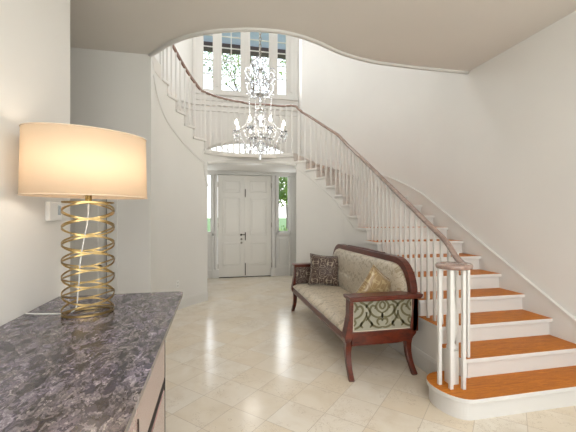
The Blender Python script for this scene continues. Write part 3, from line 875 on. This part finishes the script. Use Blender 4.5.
obj('coil_ring', bandsec([(*lo(2*PI*i/48, LR, LS), ZL1) for i in range(48)], True), M['gold'], lamp)
sk = MB(); a = lo(0, LR, LS); b = lo(PI, LR, LS)
sk.tube([(*a, ZL1), (LC.x, LC.y, ZL1), (*b, ZL1)], .004, 6, up=(0,0,1))
sk.lathe([(.012,ZL1-.005),(.016,ZL1+.01),(.016,ZL1+.05),(.02,ZL1+.055),(.02,ZL1+.09)], (LC.x, LC.y, 0), 14)
obj('socket', sk, M['brass'], lamp)
obj('bulb', MB().lathe([(.012,0),(.03,.04),(.035,.07),(.02,.10),(.002,.11)], (LC.x, LC.y, ZL1+.09), 14), M['bulb'], lamp)
cd = smooth_path([(LC.x, LC.y, ZL1), (LC.x-.005, LC.y, ZL1-.1), (LC.x-.03, LC.y-.02, 1.3), (LC.x-.05, LC.y, 1.12), (LC.x-.08, LC.y+.02, 1.010), (LC.x-.2, LC.y-.0, 1.009), (-.96, LC.y+.03, 1.009)], 8)
obj('cord', MB().tube(cd, .0035, 6, up=(0,1,0)), M['cord'], lamp)
# shade: open oval drum with thickness
SR, SS, Z0, Z1 = .292, .19, 1.616, 1.943
sh = MB(); n = 64; vs = []
for rr, z in ((0,Z0),(0,Z1),(-.004,Z1),(-.004,Z0)):
    for i in range(n): vs.append((*lo(2*PI*i/n, SR+rr-(.006 if z == Z1 else 0), SS+rr-(.006 if z == Z1 else 0)), z))
fs = []
for k in range(4):
    for i in range(n): fs.append((k*n+i, k*n+(i+1) % n, ((k+1) % 4)*n+(i+1) % n, ((k+1) % 4)*n+i))
sh.add(vs, fs, 0, True)
sh_o = obj('lamp_shade', sh, M['shade'], lamp)
M['piping'] = mat('cream_piping', (.75,.6,.45), .7)
for z, k in ((Z0, 0), (Z1, .006)):
    obj('shade_trim', MB().tube([(*lo(2*PI*i/48, SR-k, SS-k), z) for i in range(48)], .0035, 6, closed=True), M['piping'], sh_o)
sp_ = MB()
for a in (0, PI/2, PI, 3*PI/2): sp_.tube([(LC.x, LC.y, Z0+.03), (*lo(a, SR-.008, SS-.008), Z0+.006)], .002, 5)
obj('shade_spider', sp_, M['brass'], sh_o)

# thermostat, outlet
th = MB().box(-.98, -.955, 2.27, 2.44, 1.485, 1.60)
o = tag(obj('thermostat', th, M['plastic'], bevel=.006), 'small white thermostat on the left wall just beside the lamp', 'thermostat')
obj('display', MB().box(-.956, -.953, 2.38, 2.415, 1.52, 1.58), M['lcd'], o)
ou = inner(D(147)); 
dx = Vector(inner(D(147.5)))-Vector(inner(D(146.5))); dx.normalize(); nn = Vector((dx.y, -dx.x))
nn = nn if (Vector((CX, CY))-Vector(ou)).dot(nn) > 0 else -nn
def plate(w, h, z, t0, t1):
    c = Vector(ou); a = c-dx*w/2; b = c+dx*w/2
    return MB().hexa([(*(a+nn*t0), z-h/2), (*(b+nn*t0), z-h/2), (*(b+nn*t1), z-h/2), (*(a+nn*t1), z-h/2), (*(a+nn*t0), z+h/2), (*(b+nn*t0), z+h/2), (*(b+nn*t1), z+h/2), (*(a+nn*t1), z+h/2)])
o = tag(obj('electrical_outlet', plate(.075, .12, .42, -.003, .008), M['plastic'], bevel=.003), 'white electrical outlet low on the curved left wall', 'outlet')
M['sock'] = mat('grey_socket', (.6,.6,.58), .5)
for zz in (.445, .395): obj('socket_face', plate(.035, .03, zz, .006, .0095), M['sock'], o)

# ------------------------------------------------------------------ chandelier
KX, KY = .68, 5.2
ch = empty('chandelier', (KX, KY, ZT), 'crystal chandelier with lit candle bulbs and bead strands, hanging in the stairwell', 'chandelier')
cn = MB(); z = ZT
i = 0
while z > 3.98:
    r = .028
    ring = [(KX+(r*.6*math.cos(a) if i % 2 else 0), KY+(0 if i % 2 else r*.6*math.cos(a)), z-.035+.035*math.sin(a)) for a in [2*PI*j/10 for j in range(10)]]
    cn.tube(ring, .006, 5, closed=True, up=(0,1,0) if i % 2 else (1,0,0)); z -= .052; i += 1
cn.lathe([(.01,0),(.06,-.02),(.07,-.04),(.07,-.0)], (KX, KY, ZT), 16)
obj('chain', cn, M['steel'], ch)
stm = MB()
prof = [(.004,2.43),(.03,2.455),(.012,2.485),(.05,2.53),(.07,2.56),(.03,2.60),(.02,2.66),(.09,2.70),(.10,2.72),(.03,2.75),(.022,2.85),(.035,2.92),(.055,2.98),(.085,3.05),(.09,3.10),(.05,3.16),(.02,3.20),(.018,3.32),(.05,3.36),(.02,3.40),(.018,3.60),(.05,3.66),(.02,3.72),(.03,3.90),(.008,4.0)]
stm.lathe(prof, (KX, KY, 0), 14)
obj('stem', stm, M['crystal'], ch)
def rot(a, r, z): return (KX+r*math.cos(a), KY+r*math.sin(a), z)
NA = 8; A0 = D(15)
drop_src = None
def drop(p, s=1, parent=None):
    global drop_src
    if drop_src is None:
        mb = MB().lathe([(.001,0),(.006,-.006),(.003,-.012),(.011,-.04),(.012,-.05),(.001,-.066)], (0,0,0), 6)
        for k in range(len(mb.sm)): mb.sm[k] = False
        drop_src = obj('crystal_drop', mb, M['crystal'], ch, loc=(KX,KY,ZT)); o = drop_src
        me = o.data
        bm_ = bmesh.new(); bm_.from_mesh(me); bmesh.ops.translate(bm_, verts=bm_.verts, vec=Vector((KX,KY,ZT))); bm_.to_mesh(me); bm_.free()
    else: o = drop_src.copy(); COL.objects.link(o); o.parent = ch
    o.location = Vector(p)-Vector((KX, KY, ZT)); o.scale = (s*1.15,)*3
for i in range(NA):
    a = A0+2*PI*i/NA
    am = MB()
    pth = [rot(a, r, z) for r, z in smooth_path([(.05,2.64),(.12,2.57),(.20,2.56),(.27,2.63),(.32,2.74),(.37,2.78),(.41,2.74),(.405,2.70)], 5)]
    am.tube(pth, .011, 7, up=(-math.sin(a), math.cos(a), 0))
    am.tube([rot(a, r, z) for r, z in smooth_path([(.10,2.70),(.14,2.84),(.20,2.87),(.25,2.80),(.23,2.72),(.19,2.74)], 5)], .008, 6, up=(-math.sin(a), math.cos(a), 0))
    arm = obj('arm', am, M['crystal'], ch)
    c = rot(a, .38, 0)
    obj('drip_pan', MB().lathe([(.012,2.76),(.05,2.775),(.06,2.79),(.045,2.785),(.012,2.775)], (c[0], c[1], 0), 14), M['crystal'], arm)
    obj('candle', MB().lathe([(.011,2.78),(.011,2.87),(.006,2.875)], (c[0], c[1], 0), 10), M['plastic'], arm)
    obj('bulb', MB().lathe([(.006,2.872),(.02,2.89),(.021,2.905),(.008,2.94),(.001,2.955)], (c[0], c[1], 0), 10), M['bulb'], arm)
    for j in range(3): drop(rot(a+(j-1)*.14, .41+.02*(j == 1), 2.775), 1.0)
    drop(rot(a, .25, 2.60), 1.2); drop(rot(a, .33, 2.73), 1)
    # strand from the crown
    bs = MB(); m_ = 30
    for j in range(m_+1):
        t_ = j/m_; r = .19+(.36-.19)*t_-.09*math.sin(PI*t_)*.9; z = 3.36+(2.80-3.36)*t_-.10*math.sin(PI*t_)
        bs.ball(rot(a+PI/NA*0, r, z), .0085, 6)
    obj('bead_strand', bs, M['crystal'], ch)
for tier, (zc, rc_, sg) in enumerate(((3.62, .24, 1), (3.42, .20, -1))):
    for i in range(8):
        a = A0+PI/8*tier+2*PI*i/8
        cw = MB(); pth = [rot(a, r, zc+z) for r, z in smooth_path([(.03,-.06),(.10,-.08),(rc_*.8,-.02),(rc_,.06),(rc_*.9,.13),(rc_*.65,.12),(rc_*.62,.06),(rc_*.75,.05)], 5)]
        cw.tube(pth, .007, 6, up=(-math.sin(a), math.cos(a), 0))
        obj('crown_scroll', cw, M['smoke'] if (i+tier) % 2 else M['crystal'], ch)
        drop(rot(a, rc_, zc+.03), 1.1)
        if tier == 0: drop(rot(a, rc_*.62, zc+.04), 1.0)
for i in range(6):
    a = 2*PI*i/6
    cw = MB().tube([rot(a, r, z) for r, z in smooth_path([(.02,3.75),(.08,3.80),(.13,3.86),(.10,3.92),(.05,3.88)], 5)], .008, 6, up=(-math.sin(a), math.cos(a), 0))
    obj('top_scroll', cw, M['smoke'], ch)
cg = MB()
for zz, rr_ in ((3.57, .13), (3.40, .12), (3.75, .05)):
    cg.tube([rot(2*PI*k/24, rr_, zz) for k in range(24)], .006, 6, closed=True)
for k in range(8): cg.tube([rot(A0+2*PI*k/8, r_, z_) for r_, z_ in ((.02,3.38),(.12,3.40),(.13,3.57),(.05,3.75))], .004, 5, up=(0,1,.1))
obj('crown_frame', cg, M['steel'], ch)
bl_ = MB().ball((KX, KY, 2.41), .03, 12); obj('bottom_ball', bl_, M['crystal'], ch)

# ------------------------------------------------------------------ outside
struct(obj('ground', MB().box(-200, 200, 8.76, 500, -.35, -.3), M['grass'], loc=(0,9,-.3)))
struct(obj('ground_front', MB().box(-40, 40, -40, -2.34, -.35, -.3), M['grass'], loc=(0,-9,-.3)))
struct(obj('path', MB().box(-.4, 1.9, 8.76, 30, -.3, -.28), M['brickpath']))
po = empty('porch_roof', (.8, 10.0, 6.75), 'porch roof with pale blue boards and a dark brown beam, seen through the tall upper window', 'porch roof')
obj('beam', MB().box(-4, 6, 11.0, 11.25, 6.80, 7.0), M['porch_beam'], po)
pb = MB()
for i in range(12): pb.box(-4, 6, 8.8+i*.2, 8.99+i*.2, 7.0, 7.03)
obj('ceiling_boards', pb, M['porch_blue'], po)
for x in (-3.2, 4.6):
    obj('column', MB().lathe([(.2,-.3),(.2,0),(.15,.1),(.13,6.5),(.2,6.6),(.2,6.7)], (x, 11.1, 0), 20), M['white'], po)
def tree(x, y, h, r, label, seed, nleaf=2600, lz=.45):
    rg = random.Random(seed)
    e = empty('tree', (x, y, -.3), label, 'tree', 'trees outside the windows')
    tk = MB(); tips = []
    def branch(p, d, L, rad, lv):
        pts_ = [p]; q = Vector(p)
        for i in range(4):
            d = (d+Vector((rg.uniform(-.25,.25), rg.uniform(-.25,.25), rg.uniform(-.05,.2)))).normalized(); q = q+d*L/4; pts_.append(tuple(q))
        tk.tube(pts_, rad, 6, up=(.3,1,.1), scale=[1,.9,.8,.7,.6])
        tips.append(tuple(q))
        if lv: 
            for k in range(3 if lv > 1 else 4):
                branch(tuple(q), (d+Vector((rg.uniform(-1,1), rg.uniform(-1,1), rg.uniform(-.2,.6)))).normalized(), L*.62, rad*.55, lv-1)
    branch((x, y, -.3), Vector((0,0,1)), h*.42, .16, 3)
    obj('trunk', tk, M['bark'], e)
    lf = MB()
    for i in range(nleaf):
        b = Vector(rg.choice(tips[1:])); c = b+Vector((rg.gauss(0,r*.16), rg.gauss(0,r*.16), rg.gauss(0,r*.13)))
        a = Vector((rg.uniform(-1,1), rg.uniform(-1,1), rg.uniform(-1,1))).normalized(); b2 = a.orthogonal().normalized(); s_ = rg.uniform(.08,.17)
        m1 = c+a*s_+b2*s_*.45; m2 = c+a*s_-b2*s_*.45
        lf.add([tuple(c), tuple(m1), tuple(c+a*s_*2), tuple(m2)], [(0,1,2,3)])
    obj('foliage', lf, M['leaf'], e)
tree(-2.6, 19, 15, 4.6, 'leafy tree outside, seen through the left panes of the upper window', 3, 5200)
tree(1.9, 23, 18, 4.8, 'leafy tree outside, seen through the middle panes of the upper window', 5, 5200)
tree(5.2, 18, 14, 4.2, 'bright green tree outside, seen through the right pane of the upper window', 9, 5200)
def bush(x, y, r, zc, ls, n, label, seed):
    rg = random.Random(seed); lf = MB()
    for i in range(n):
        d = Vector((rg.gauss(0,1), rg.gauss(0,1), rg.gauss(0,1))).normalized()*r*rg.uniform(.5,1); c = Vector((x, y, zc))+Vector((d.x, d.y, d.z*.8))
        a = Vector((rg.uniform(-1,1), rg.uniform(-1,1), rg.uniform(-1,1))).normalized(); b2 = a.orthogonal().normalized(); s_ = ls
        lf.add([tuple(c), tuple(c+a*s_+b2*s_*.5), tuple(c+a*s_*2), tuple(c+a*s_-b2*s_*.5)], [(0,1,2,3)])
    e = empty('bush', (x, y, -.3), label, 'bush')
    obj('foliage', lf, M['leaf'], e)
    obj('stem', MB().tube([(x, y, -.3), (x+.05, y, zc*.4), (x, y+.05, zc)], .05, 6, up=(0,1,0)), M['bark'], e)
bush(2.7, 12.6, 1.0, .35, .06, 2200, 'low green bush outside the right sidelight', 4)
bush(3.35, 16.0, 1.5, 3.2, .11, 2600, 'tall dark green shrub behind the low bush outside the right sidelight', 6)

# ------------------------------------------------------------------ world, lights, camera
w = bpy.data.worlds.new('sky'); scn.world = w; w.use_nodes = True
nt = w.node_tree; bg = nt.nodes['Background']
tc = nt.nodes.new('ShaderNodeTexCoord'); sx = nt.nodes.new('ShaderNodeSeparateXYZ'); rr = nt.nodes.new('ShaderNodeValToRGB')
nt.links.new(tc.outputs['Generated'], sx.inputs[0]); nt.links.new(sx.outputs[2], rr.inputs[0]); nt.links.new(rr.outputs[0], bg.inputs[0])
rr.color_ramp.elements[0].color = (.95,.95,.93,1); rr.color_ramp.elements[1].color = (.62,.78,1,1); rr.color_ramp.elements[1].position = .8
bg.inputs[1].default_value = 3.2
def area(name, loc, rot, sx_, sy_, power, col=(1,1,1)):
    l = bpy.data.lights.new(name, 'AREA'); l.shape = 'RECTANGLE'; l.size = sx_; l.size_y = sy_; l.energy = power; l.color = col
    o = bpy.data.objects.new(name, l); o.location = loc; o.rotation_euler = rot; COL.objects.link(o); return o
def point(name, loc, power, r=.1, col=(1,.9,.78)):
    l = bpy.data.lights.new(name, 'POINT'); l.energy = power; l.shadow_soft_size = r; l.color = col
    o = bpy.data.objects.new(name, l); o.location = loc; COL.objects.link(o); return o
# area lamps added at the window openings, unseen fill behind the camera
area('window_daylight', (0, -2.18, 1.7), (D(90), 0, 0), 1.3, 2.3, 49, (1, .985, .97))
area('window_daylight', (2.0, -2.18, 1.7), (D(90), 0, 0), 1.3, 2.3, 49, (1, .985, .97))
area('window_daylight', (1.35, -2.18, 5.2), (D(90), 0, 0), 2.4, 1.7, 92, (1, .995, .98))
area('window_daylight', (.8, 8.56, 5.45), (D(-90), 0, 0), 2.3, 1.6, 60, (.95, .98, 1))
area('window_daylight', (1.72, 8.56, 1.85), (D(-90), 0, 0), .28, 1.4, 5, (.95, .98, 1))
area('window_daylight', (-.22, 8.56, 1.85), (D(-90), 0, 0), .28, 1.4, 5, (.95, .98, 1))
for i in range(NA): point('candle_glow', rot(A0+2*PI*i/NA, .38, 2.985), 1.6, .02)
point('lamp_bulb_light', (LC.x, LC.y, ZL1+.16), 2.3, .09, (1, .86, .70))
# ceiling fixtures: upstairs hall, and fill lamps in vestibule and front hall
def fixture(x, y, z, label, power, k=1):
    e = empty('ceiling_light', (x, y, z), label, 'ceiling light')
    obj('rim', MB().lathe([(.16,0),(.17,-.02),(.16,-.03),(.15,-.03)], (x, y, z), 20), M['brass'], e)
    obj('diffuser', MB().lathe([(.15,-.03),(.13,-.03-.04*k),(.08,-.03-.07*k),(.01,-.03-.08*k)], (x, y, z), 20), emit('lit_diffuser', (1,.93,.84), 4), e)
    point('ceiling_light_glow', (x, y, z-(.25 if k == 1 else .12)), power, .15, (1, .985, .96))
fixture(-.7, 5.6, ZT, 'round flush ceiling light over the upper hall', 74)
fixture(.75, 6.98, 2.635, 'round flush ceiling light in the vestibule', 9, .1)  # lamp added out of view to brighten the vestibule
fixture(1.6, .2, ZC, 'round flush ceiling light over the front of the hall', 45)  # lamp added out of view to light the hall

cam = bpy.data.cameras.new('camera'); co = bpy.data.objects.new('camera', cam); COL.objects.link(co)
co.location = (0, 0, 1.51); co.rotation_euler = (D(90), 0, -.2112)
cam.sensor_width = 36; cam.lens = 341.5/576*36; cam.shift_y = .7/576; cam.clip_start = .02
scn.camera = co
vs_ = scn.view_settings; vs_.view_transform = 'Standard'; vs_.look = 'None'; vs_.gamma = 1; vs_.use_curve_mapping = False
vs_.exposure = 0.0
